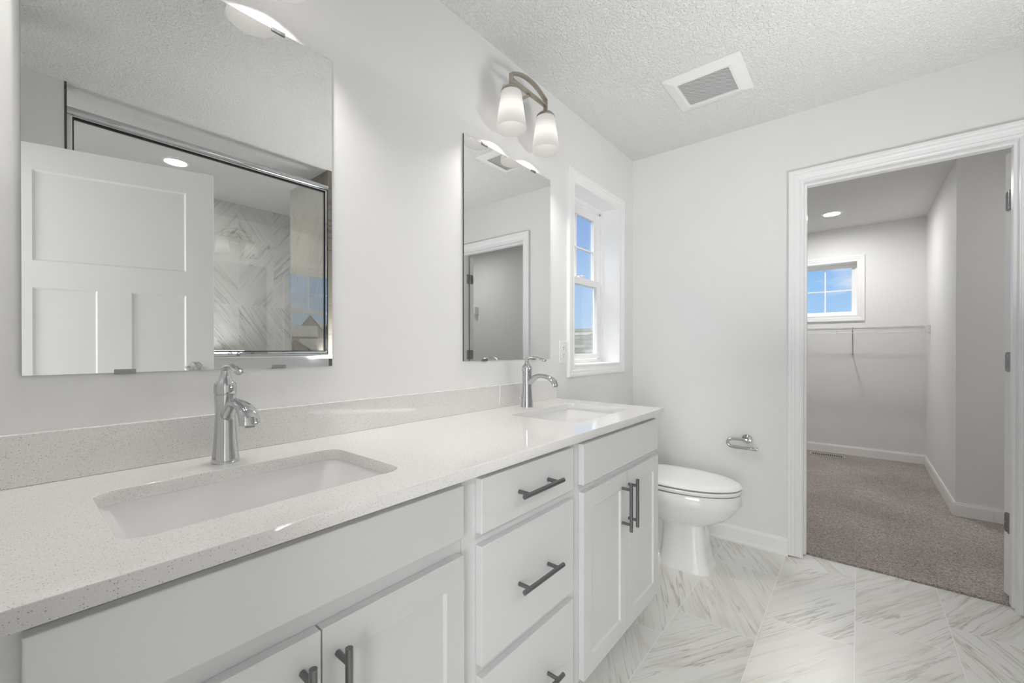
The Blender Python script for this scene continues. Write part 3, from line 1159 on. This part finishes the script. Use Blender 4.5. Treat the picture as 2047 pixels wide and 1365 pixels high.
# ---------------------------------------------------------------- faucets
def make_faucet(loc, label, rz=0.0):
    r = tag(empty('faucet', loc, rz), label, 'faucet', 'chrome single-lever faucets')
    bm = bmesh.new()
    lathe(bm, [(.001, 0), (.0272, 0), (.0272, .003), (.0262, .010), (.0240, .030), (.0222, .055), (.0208, .080), (.0200, .100),
               (.0200, .118), (.0206, .135), (.0213, .1500), (.0213, .1515), (.0195, .1520), (.0195, .1535)], 48)
    obj('body', bm, M_chrome, r, smooth=True)
    bm = bmesh.new()
    lathe(bm, [(.0195, .1535), (.0217, .1540), (.0222, .156), (.0220, .168), (.0215, .1745), (.0190, .179), (.0150, .184), (.0115, .190),
               (.0092, .197), (.0085, .203), (.0080, .207), (.001, .208)], 48)
    cap = obj('handle_cap', bm, M_chrome, r, smooth=True)
    # lever: thin neck curling out over the basin to a rounded tip
    pts = spline([(0, .006, .196, .0070, .0070), (0, 0, .206, .0085, .0062), (0, -.012, .2125, .0095, .0052), (0, -.030, .2165, .0090, .0046), (0, -.050, .2150, .0082, .0044),
                  (0, -.068, .2105, .0078, .0046), (0, -.084, .2060, .0092, .0064), (0, -.095, .2045, .0080, .0062), (0, -.1005, .2045, .0030, .0026)], 6)
    bm = bmesh.new()
    sweep(bm, [p[:3] for p in pts], [p[3] for p in pts], 18, flat=[p[4] for p in pts])
    obj('lever', bm, M_chrome, r, smooth=True)
    # spout
    pts = spline([(0, .004, .098, .0120, .013), (0, -.018, .110, .0135, .0135), (0, -.038, .126, .0135, .0125), (0, -.060, .1365, .0135, .0105), (0, -.083, .1375, .0145, .0095),
                  (0, -.106, .1345, .0160, .0098), (0, -.126, .1275, .0178, .0108), (0, -.1400, .1170, .0190, .0112), (0, -.1465, .1050, .0190, .0105), (0, -.1475, .0990, .0186, .0098)], 6)
    bm = bmesh.new()
    sweep(bm, [p[:3] for p in pts], [p[3] for p in pts], 24, flat=[p[4] for p in pts])
    s = obj('spout', bm, M_chrome, r, smooth=True)
    bm = bmesh.new()
    lathe(bm, [(.0005, -.004), (.0085, -.004), (.0095, 0), (.0095, .006)], 24)
    bm.transform(Matrix.Translation((0, -.1475, .0985)) @ Matrix.Rotation(math.radians(-6), 4, 'X'))
    obj('aerator', bm, M_hinge, s, smooth=True)
    # small lift rod behind the body
    bm = bmesh.new()
    cyl(bm, (0, .015, .034), (0, .040, .037), .0022, 10)
    cyl(bm, (0, .038, .033), (0, .038, .043), .0042, 12)
    obj('lift_rod', bm, M_chrome, r, smooth=True)
    return r


make_faucet((.319, -.105, CT), 'chrome single-lever faucet behind the basin nearest the camera')
make_faucet((1.458, -.090, CT), 'chrome single-lever faucet at the toilet end of the worktop')

# ---------------------------------------------------------------- mirrors
def make_mirror(x0, x1, z0, z1, label, clips):
    r = tag(empty('mirror', ((x0 + x1) / 2, 0, z0)), label, 'mirror', 'frameless wall mirrors')
    bm = boxes((x0, x1, -.0055, -.0005, z0, z1))
    g = world_part('mirror_glass', bm, [M_mirror, M_edge], r)
    for p in g.data.polygons:
        if abs(p.normal.y) < .9 or p.center.y > -.003:
            p.material_index = 1
    for cx_, top in clips:
        zc = z1 if top else z0
        s = 1 if top else -1
        bm = boxes((cx_ - .017, cx_ + .017, -.0085, -.0058, min(zc - s * .007, zc + s * .003), max(zc - s * .007, zc + s * .003)),
                   (cx_ - .017, cx_ + .017, -.0058, 0, min(zc + s * .0005, zc + s * .003), max(zc + s * .0005, zc + s * .003)))
        world_part('clip', bm, M_clip, r, bevel=.0008)
    return r


make_mirror(.022, .620, 1.098, 1.9965, 'frameless rectangular mirror nearest the camera, reflecting the white door and shower glass',
            [(.165, False), (.472, False), (.472, True), (.165, True)])
make_mirror(1.158, 1.761, 1.098, 1.9965, 'frameless rectangular mirror beside the window, reflecting the closet doorway',
            [(1.278, True), (1.618, True), (1.278, False), (1.618, False)])

# ---------------------------------------------------------------- vanity lights
def make_light(xc, label):
    r = tag(empty('vanity_light', (xc, 0, 2.2)), label, 'wall light', 'two-shade vanity lights')
    # local coordinates: z 0 = 2.2 m
    bm = bmesh.new()
    loft(bm, [[(x, 0.0, z + .045) for x, z in rrect(.062, .058, .02, 6)], [(x, -.014, z + .045) for x, z in rrect(.062, .058, .02, 6)],
              [(x, -.019, z + .045) for x, z in rrect(.056, .052, .018, 6)]], cap0=True, cap1=True)
    obj('backplate', bm, M_nickel, r, smooth=True)
    bm = bmesh.new()
    for p0, p1 in (((0, -.016, .048), (0, -.101, .048)),):
        sweep(bm, [p0, p1], .008, 4, Vector((1, 0, 0)))
    obj('wall_arm', bm, M_nickel, r)
    hx = .123
    # flat-bar frame: two uprights, a straight bar, and an arched bar above it
    bm = bmesh.new()
    w = .0095

    def bar(pts, t_=.0045):
        # strip with rectangular section: width w*2 in y, thickness t_*2 in the xz plane
        P = [Vector(p) for p in pts]
        rings = []
        for i, p in enumerate(P):
            tg = (P[min(i + 1, len(P) - 1)] - P[max(i - 1, 0)]).normalized()
            nn = Vector((-tg.z, 0, tg.x))
            rings.append([p + nn * t_ + Vector((0, w, 0)), p + nn * t_ - Vector((0, w, 0)), p - nn * t_ - Vector((0, w, 0)), p - nn * t_ + Vector((0, w, 0))])
        loft(bm, rings, True, True)
    bar([(-hx, -.10, .022), (-hx, -.10, .083)])
    bar([(hx, -.10, .022), (hx, -.10, .083)])
    bar([(-hx, -.10, .056), (hx, -.10, .056)])
    arc = [(-hx + 2 * hx * i / 24, -.10, .080 + .034 * (1 - ((i - 12) / 12.0) ** 2)) for i in range(25)]
    bar(arc)
    obj('frame', bm, M_nickel, r, bevel=.001)
    for s in (-1, 1):
        x = s * hx
        bm = bmesh.new()
        lathe(bm, [(.001, .030), (.012, .030), (.016, .027), (.034, .018), (.041, .010), (.043, .003), (.0425, .000)], 40, x, -.10)
        f_ = obj('shade_fitter', bm, M_nickel, r, smooth=True)
        bm = bmesh.new()
        prof = [(.030, .016), (.037, .012), (.0415, .003), (.0435, -.010), (.0625, -.142), (.0632, -.147), (.0620, -.1485), (.0605, -.147)]
        lathe(bm, prof, 48, x, -.10)
        sh = obj('lamp_shade', bm, M_shade, r, smooth=True)
        bm = bmesh.new()
        bmesh.ops.create_uvsphere(bm, u_segments=20, v_segments=12, radius=.026)
        for v in bm.verts:
            if v.co.z > 0:
                v.co.x *= 1 - .35 * v.co.z / .026
                v.co.y *= 1 - .35 * v.co.z / .026
                v.co.z *= 1.5
            v.co += Vector((x, -.10, -.082))
        obj('bulb', bm, M_bulb, sh, smooth=True)
        bm = bmesh.new()
        cyl(bm, (x, -.10, -.05), (x, -.10, .022), .013, 16)
        obj('socket', bm, M_plasticw, f_)
    return r


make_light(1.461, 'brushed nickel two-shade light on the wall above the mirror beside the window')
make_light(.320, 'two-shade vanity light above the mirror nearest the camera, seen only in reflections')

# ---------------------------------------------------------------- outlet
r = tag(empty('wall_outlet', (1.884, 0, 1.13)), 'white duplex outlet on the wall between mirror and window', 'outlet')
obj('cover_plate', boxes((-.035, .035, -.0055, -.0002, -.058, .058)), M_plasticw, r, bevel=.002)
for s in (-1, 1):
    bm = bmesh.new()
    cz = s * .0195
    pts = [(x, z + cz) for x, z in rrect(.0165, .0145, .010, 6)]
    loft(bm, [[(x, -.005, z) for x, z in pts], [(x, -.0072, z) for x, z in pts]], True, True)
    o = obj('receptacle', bm, M_plasticw, r)
    bm = boxes((-.0075, -.0055, -.0076, -.0070, cz - .002, cz + .007), (.0050, .0070, -.0076, -.0070, cz - .001, cz + .006),
               (-.002, .002, -.0076, -.0070, cz - .010, cz - .006))
    obj('slot', bm, M_dark, o)

# ---------------------------------------------------------------- exhaust fan
r = tag(empty('exhaust_fan', (2.20, -.635, H)), 'square white exhaust fan cover with grey grille in the bathroom ceiling', 'vent')
bm = bmesh.new()
OX, OY, IX, IY = .165, .171, .108, .113
loops = []
for hx, hy, z in ((OX, OY, -.0005), (OX, OY, -.006), (OX - .008, OY - .008, -.009), (IX + .012, IY + .012, -.019), (IX, IY, -.019), (IX, IY, -.011)):
    loops.append([(x, y, z) for x, y in rrect(hx, hy, .006, 3)])
loft(bm, loops, cap0=True)
obj('cover_frame', bm, M_plasticw, r)
obj('grille', boxes((-IX, IX, -IY, IY, -.0125, -.0105)), M_grille, r)

# ---------------------------------------------------------------- recessed lights
def downlight(x, y, label, lens=None):
    r = tag(empty('recessed_light', (x, y, H)), label, 'ceiling light', 'recessed ceiling lights')
    bm = bmesh.new()
    lathe(bm, [(.088, -.0005), (.087, -.005), (.078, -.009), (.064, -.009), (.061, -.004), (.060, .0)], 48)
    obj('trim_ring', bm, M_plasticw, r, smooth=True)
    bm = bmesh.new()
    lathe(bm, [(.062, -.0035), (.04, -.006), (.0005, -.007)], 48)
    bmesh.ops.recalc_face_normals(bm, faces=bm.faces)
    obj('lens', bm, lens or M_disc, r, smooth=True)
    return r


downlight(5.070, -1.005, 'round recessed light in the closet ceiling near its window')
downlight(3.45, -2.70, 'added recessed fill light, unseen in the closet ceiling beyond the swung-back door', M_disc2)  # unseen light added to brighten the closet wing
downlight(.765, -2.45, 'round recessed light over the shower, seen in the mirror nearest the camera', M_disc3)

# ---------------------------------------------------------------- toilet
TX = 2.345
t = tag(empty('toilet', (TX, -.25, 0)), 'white elongated toilet with closed lid between the vanity and the closet doorway', 'toilet')
TO = Vector((TX, -.25, 0))


def egg(w, yb, yf, n=40, p=2.2, pf=2.0):
    """outline: width w (half), back yb, front yf (more negative), superellipse; widest a little behind the middle"""
    ym = yb + (yf - yb) * .42
    out = []
    for i in range(n):
        a = 2 * PI * i / n
        c, s = math.cos(a), math.sin(a)
        if s < 0:
            y = ym + (ym - yf) * math.copysign(abs(s) ** (2 / pf), s)
        else:
            y = ym + (yb - ym) * math.copysign(abs(s) ** (2 / p), s)
        x = w * math.copysign(abs(c) ** (2 / (pf if s < 0 else p)), c)
        out.append((x, y))
    return out


def tl_(o_pts, z):
    return [(x, y - TO.y, z) for x, y in o_pts]


# bowl: skirted deck, wide rim, belly drawn in, then a column pedestal that flares to the foot
bm = bmesh.new()
L = [(.170, -.26, -.735, .385, 3, 2.1), (.186, -.235, -.752, .400, 3, 2.1), (.190, -.23, -.757, .415, 3, 2.1)]
prof = [  # half width, back y, front y, z, back power, front power
    (.116, -.36, -.634, .000, 4, 3.4), (.116, -.36, -.634, .006, 4, 3.4), (.112, -.365, -.628, .022, 4, 3.6), (.104, -.375, -.612, .050, 5, 3.8), (.098, -.385, -.602, .11, 6, 4),
    (.094, -.39, -.596, .18, 6, 4), (.092, -.39, -.592, .225, 6, 4), (.098, -.34, -.600, .236, 4, 3.2), (.128, -.18, -.640, .247, 3, 2.5), (.150, -.19, -.682, .270, 3, 2.2),
    (.168, -.19, -.715, .300, 3, 2.1), (.181, -.18, -.741, .335, 3, 2.05), (.187, -.16, -.753, .352, 3, 2.05), (.190, -.16, -.758, .362, 3, 2.05), (.191, -.16, -.759, .405, 3, 2.05),
    (.186, -.165, -.754, .413, 3, 2.05), (.15, -.2, -.70, .414, 3, 2.05)]
loft(bm, [tl_(egg(w, yb, yf, 56, p, pf), z) for w, yb, yf, z, p, pf in prof], True, True)
obj('bowl', bm, M_porc, t, smooth=True)
# trapway bulge behind the pedestal and foot plate
bm = bmesh.new()
loft(bm, [tl_(egg(w, yb, yf, 40, 3, 3), z) for w, yb, yf, z in ((.118, -.05, -.50, 0), (.118, -.05, -.50, .008), (.112, -.055, -.49, .022), (.075, -.08, -.46, .05), (.068, -.09, -.45, .12), (.072, -.08, -.45, .2), (.09, -.06, -.45, .30), (.15, -.03, -.40, .41))], True, True)
obj('trapway', bm, M_porc, t, smooth=True)
bm = bmesh.new()
loft(bm, [tl_(egg(w, -.245, yf, 56, 3, 2.05), z) for w, yf, z in ((.155, -.722, .4140), (.158, -.725, .4205), (.189, -.757, .4210), (.191, -.759, .425), (.191, -.759, .434), (.188, -.755, .4375), (.160, -.728, .4380))], True, True)
obj('seat', bm, M_plasticw, t, smooth=True)
bm = bmesh.new()
loft(bm, [tl_(egg(w, -.235, yf, 56, 3, 2.05), z) for w, yf, z in ((.155, -.722, .4378), (.158, -.725, .4445), (.189, -.757, .4450), (.191, -.759, .449), (.188, -.755, .455), (.176, -.742, .4595), (.12, -.68, .4630), (.05, -.55, .4640))], True, True)
lid = obj('lid', bm, M_plasticw, t, smooth=True)
for s in (-1, 1):
    bm = bmesh.new()
    cyl(bm, (s * .075 - .02, -.225 + .25, .445), (s * .075 + .02, -.225 + .25, .445), .012, 16)
    obj('lid_hinge', bm, M_plasticw, t, smooth=True)
for s in (-1, 1):
    bm = bmesh.new()
    lathe(bm, [(.013, .0), (.013, .006), (.008, .012), (.0005, .014)], 20, s * .095, -.30 + .25)
    bm.transform(Matrix.Translation((0, 0, .018)))
    obj('bolt_cap', bm, M_plasticw, t, smooth=True)
bm = bmesh.new()
loft(bm, [[(x, y + .25 - .118, z) for x, y in rrect(hx, hy, .03, 5)] for hx, hy, z in ((.17, .075, .412), (.185, .088, .43), (.200, .096, .58), (.205, .099, .738))], True, True)
obj('tank', bm, M_porc, t, smooth=True)
bm = bmesh.new()
loft(bm, [[(x, y + .25 - .118, z) for x, y in rrect(hx, hy, .03, 5)] for hx, hy, z in ((.208, .102, .739), (.213, .107, .745), (.213, .107, .762), (.205, .099, .770))], True, True)
obj('tank_lid', bm, M_porc, t, smooth=True)
bm = bmesh.new()
cyl(bm, (-.15, -.225 + .25, .70), (-.15, -.245 + .25, .70), .012)
cyl(bm, (-.155, -.243 + .25, .70), (-.10, -.243 + .25, .695), .005)
obj('flush_lever', bm, M_chrome, t, smooth=True)

# ---------------------------------------------------------------- paper holder
r = tag(empty('toilet_paper_holder', (XF, -.702, .618)), 'empty chrome open-arm toilet paper holder on the wall above the toilet', 'paper holder')
bm = bmesh.new()
lathe(bm, [(.0005, .0), (.0265, .0), (.0265, .006), (.024, .009), (.0105, .011), (.009, .045), (.0005, .047)], 32)
bm.transform(Matrix.Rotation(-PI / 2, 4, 'Y'))
obj('mounting_post', bm, M_chrome, r, smooth=True)
bm = bmesh.new()
R_ = .0245
pts = [(-.042, 0.0, 0.0), (-.042, .02, .0), (-.042, .060, .0)]
for k in range(1, 12):
    a = PI * k / 12
    pts.append((-.042, .060 + .035 * math.sin(a), -R_ + R_ * math.cos(a)))
pts += [(-.042, .055, -2 * R_), (-.042, 0, -2 * R_), (-.042, -.052, -2 * R_), (-.042, -.056, -2 * R_ + .002)]
sweep(bm, pts, .0085, 18, Vector((1, 0, 0)))
obj('holder_arm', bm, M_chrome, r, smooth=True)
bm = bmesh.new()
lathe(bm, [(.0005, -.006), (.009, -.005), (.0105, 0), (.009, .005), (.0005, .006)], 16)
bm.transform(Matrix.Translation((-.042, -.056, -2 * R_ + .003)) @ Matrix.Rotation(PI / 2, 4, 'X'))
obj('end_cap', bm, M_chrome, r, smooth=True)

# ---------------------------------------------------------------- shower screen (seen in the mirror)
r = tag(empty('shower_screen', (.85, YR - .03, 1.098)), 'chrome framed shower glass on the half wall opposite the mirrors', 'shower screen')
Yg = YR - .03
bm = bmesh.new()
cyl(bm, (.200, Yg + .012, 2.312), (1.505, Yg + .012, 2.312), .019, 24)
box(bm, .200, 1.505, Yg - .012, Yg + .012, 2.287, 2.318)
world_part('header_rail', bm, M_chrome, r, smooth=True)
bm = boxes((.200, 1.505, Yg - .02, Yg + .028, 1.0985, 1.112), (.200, 1.505, Yg - .012, Yg + .014, 1.112, 1.127))
world_part('bottom_rail', bm, M_chrome, r, bevel=.002)
bm = boxes((.2005, .2195, Yg - .012, Yg + .014, 1.127, 2.287))
world_part('jamb_channel', bm, M_trim, r, bevel=.001)
bm = boxes((1.490, 1.5045, Yg - .012, Yg + .014, 1.127, 2.287))
world_part('jamb_channel', bm, M_chrome, r, bevel=.001)
gx0, gx1, gz0, gz1 = .2195, 1.490, 1.127, 2.287
bm = boxes((gx0, gx0 + .006, Yg - .006, Yg + .006, gz0, gz1), (gx1 - .006, gx1, Yg - .006, Yg + .006, gz0, gz1),
           (gx0 + .006, gx1 - .006, Yg - .006, Yg + .006, gz0, gz0 + .006), (gx0 + .006, gx1 - .006, Yg - .006, Yg + .006, gz1 - .010, gz1))
world_part('gasket', bm, M_black, r)
world_part('glass_panel', boxes((gx0 + .004, gx1 - .004, Yg - .004, Yg + .004, gz0 + .004, gz1 - .004)), M_shglass, r)

# ---------------------------------------------------------------- closet wire shelves
def wire_shelf(label, P, x_len, depth, brace_at, n_wire, clips):
    """P(u, d, z) -> world: u along the wall, d out from the wall"""
    r = tag(empty('wire_shelf', P(0, 0, 0)), label, 'shelf')
    org = Vector(P(0, 0, 0))
    inv = Matrix.Translation(-org)
    bm = bmesh.new()
    for i in range(n_wire):
        u = x_len * (i + .5) / n_wire
        sweep(bm, [P(u, .004, 0), P(u, depth, 0), P(u, depth + .002, -.003), P(u, depth + .002, -.030)], .0014, 5, Vector((.3, .9, .1)))
    bm.transform(inv)
    obj('wire_deck', bm, M_wire, r)
    bm = bmesh.new()
    for d, z in ((.006, -.003), (depth * .5, -.003), (depth, -.003), (depth + .002, -.031)):
        cyl(bm, P(0, d, z), P(x_len, d, z), .003, 8)
    for z in (-.062,):
        cyl(bm, P(0, depth - .004, z), P(x_len, depth - .004, z), .0032, 8)
    bm.transform(inv)
    obj('long_rod', bm, M_wire, r)
    for u in clips:
        bm = bmesh.new()
        cyl(bm, P(u, depth + .001, -.004), P(u, depth - .002, -.078), .0032, 8)
        bm.transform(inv)
        obj('rod_hanger', bm, M_wire, r)
    for u in brace_at:
        bm = bmesh.new()
        sweep(bm, [P(u, depth - .006, -.004), P(u, depth - .006, -.03), P(u, .006, -.285)], .005, 8, Vector((.2, .95, 0)), flat=[.004] * 3)
        cyl(bm, P(u, .0, -.285), P(u, .012, -.285), .013, 14)
        bm.transform(inv)
        obj('brace', bm, M_register, r)
    return r, inv


Ps = lambda u, d, z: (XB - d, -.004 - u, 1.365 + z)
shelf, inv = wire_shelf('white wire shelf with hanging rod under the closet window', Ps, 1.708, .30, [.45, 1.155], 66, [.2, .62, 1.03, 1.34, 1.655])
bm = boxes((XB - .318, XB - .260, YS + .0005, YS + .030, 1.296, 1.368))
bm.transform(inv)
obj('end_bracket', bm, M_wire, shelf, bevel=.003)
Pd = lambda u, d, z: (XC - d, -2.80 - u, 1.69 + z)
shelf2, inv = wire_shelf('short wire shelf end on the closet wall facing the doorway, seen in a mirror', Pd, .54, .06, [], 18, [.05])
bm = boxes((XC - .066, XC - .0005, -2.835, -2.802, 1.612, 1.712))
bm.transform(inv)
obj('end_bracket', bm, M_wire, shelf2, bevel=.003)

# floor register
r = tag(empty('floor_register', (5.59, -.952, .010)), 'metal floor register in the carpet below the closet window', 'vent')
bm = boxes((-.062, .062, -.152, -.135, 0, .006), (-.062, .062, .135, .152, 0, .006), (-.062, -.045, -.135, .135, 0, .006), (.045, .062, -.135, .135, 0, .006))
obj('register_frame', bm, M_register, r, bevel=.001)
obj('duct_opening', boxes((-.045, .045, -.135, .135, -.001, .0008)), M_dark, r)
bm = bmesh.new()
for i in range(15):
    y = -.126 + .252 * i / 14
    box(bm, -.045, .045, y - .003, y + .003, .0008, .0055)
obj('louvre', bm, M_register, r)

# ---------------------------------------------------------------- outside
bm = bmesh.new()
loft(bm, [[(-60, y, -5), (120, y, -5), (120, y, z), (-60, y, z)] for y, z in ((1.0, -3.1), (20, -3.1), (90, 1.0), (140, 1.2))], True, True)
S('ground_outside', bm, M_ground)


def gable(loc, rz, w, d, hw, hr, wall_m, roof_m, label, group='houses beyond the window'):
    r = tag(empty('house', loc, rz), label, 'house', group)
    bm = bmesh.new()
    a = [bm.verts.new(p) for p in ((-w / 2, -d / 2, 0), (w / 2, -d / 2, 0), (w / 2, -d / 2, hw), (0, -d / 2, hr), (-w / 2, -d / 2, hw))]
    b_ = [bm.verts.new((v.co.x, d / 2, v.co.z)) for v in a]
    bm.faces.new(a)
    bm.faces.new(b_[::-1])
    for i in range(5):
        j = (i + 1) % 5
        bm.faces.new((a[i], a[j], b_[j], b_[i]))
    obj('house_wall', bm, wall_m, r)
    bm = bmesh.new()
    ov = .4
    sl = (hr - hw) / (w / 2)
    for s in (-1, 1):
        q = [(0, hr + .12), (s * (w / 2 + ov), hw - sl * ov + .12), (s * (w / 2 + ov), hw - sl * ov + .3), (0, hr + .3)]
        f = [bm.verts.new((x, -d / 2 - ov, z)) for x, z in q]
        g = [bm.verts.new((x, d / 2 + ov, z)) for x, z in q]
        bm.faces.new(f)
        bm.faces.new(g[::-1])
        for i in range(4):
            j = (i + 1) % 4
            bm.faces.new((f[i], f[j], g[j], g[i]))
    obj('roof', bm, roof_m, r)
    for wx in (-w * .24, w * .24):
        for wz in (hw * .22, hw * .66):
            bm = boxes((wx - .6, wx + .6, -d / 2 - .06, -d / 2 + .02, wz, wz + 1.3))
            obj('window', bm, M_housewin, r)
    return r


gable((45.0, 92.0, -3.1), -.45, 4.6, 7, 8.4, 11.3, M_siding, M_snowroof, 'pale green gabled house on the hill, the tallest one seen by reflection')
gable((51.5, 106.0, -3.1), .6, 8.0, 8, 7.7, 10.1, M_siding2, M_snowroof, 'grey house with a pale roof behind and right of the tallest house')
gable((38.0, 82.0, -3.1), 1.15, 6.0, 6, 6.5, 8.5, M_siding, M_snowroof, 'pale green house left of the tallest house, seen by reflection')
gable((27.5, 60.0, -1.4), -.3, 3.6, 5, 2.3, 3.6, M_siding2, M_snowroof, 'low grey house in front of the tallest house, seen by reflection')
gable((34.5, 67.0, -1.2), .8, 4.0, 5, 2.2, 3.7, M_siding, M_snowroof, 'smallest low green house in front and right, seen by reflection')

# neighbouring wing whose shingled roof shows in the lower sash
r = tag(empty('neighbouring_roof', (7.9, 3.8, -3.1)), 'grey-green shingled roof seen through the lower pane of the bathroom window', 'roof')
ridge_z, half, y0, y1 = 1.57, 1.9, -2.6, .1
sl = .50
bm = bmesh.new()
q = [(0, ridge_z), (-half, ridge_z - sl * half), (-half, ridge_z - sl * half - .15), (0, ridge_z - .15), (half, ridge_z - sl * half - .15), (half, ridge_z - sl * half)]
f = [bm.verts.new((x, y0, z + 3.1)) for x, z in q]
g = [bm.verts.new((x, y1, z + 3.1)) for x, z in q]
bm.faces.new(f)
bm.faces.new(g[::-1])
for i in range(6):
    j = (i + 1) % 6
    bm.faces.new((f[i], f[j], g[j], g[i]))
obj('shingle_roof', bm, M_shingle, r)
obj('house_wall', boxes((-half + .4, half - .4, y0 + .3, y1 - .3, 0, 3.1 + ridge_z - sl * half - .05)), M_outside, r)
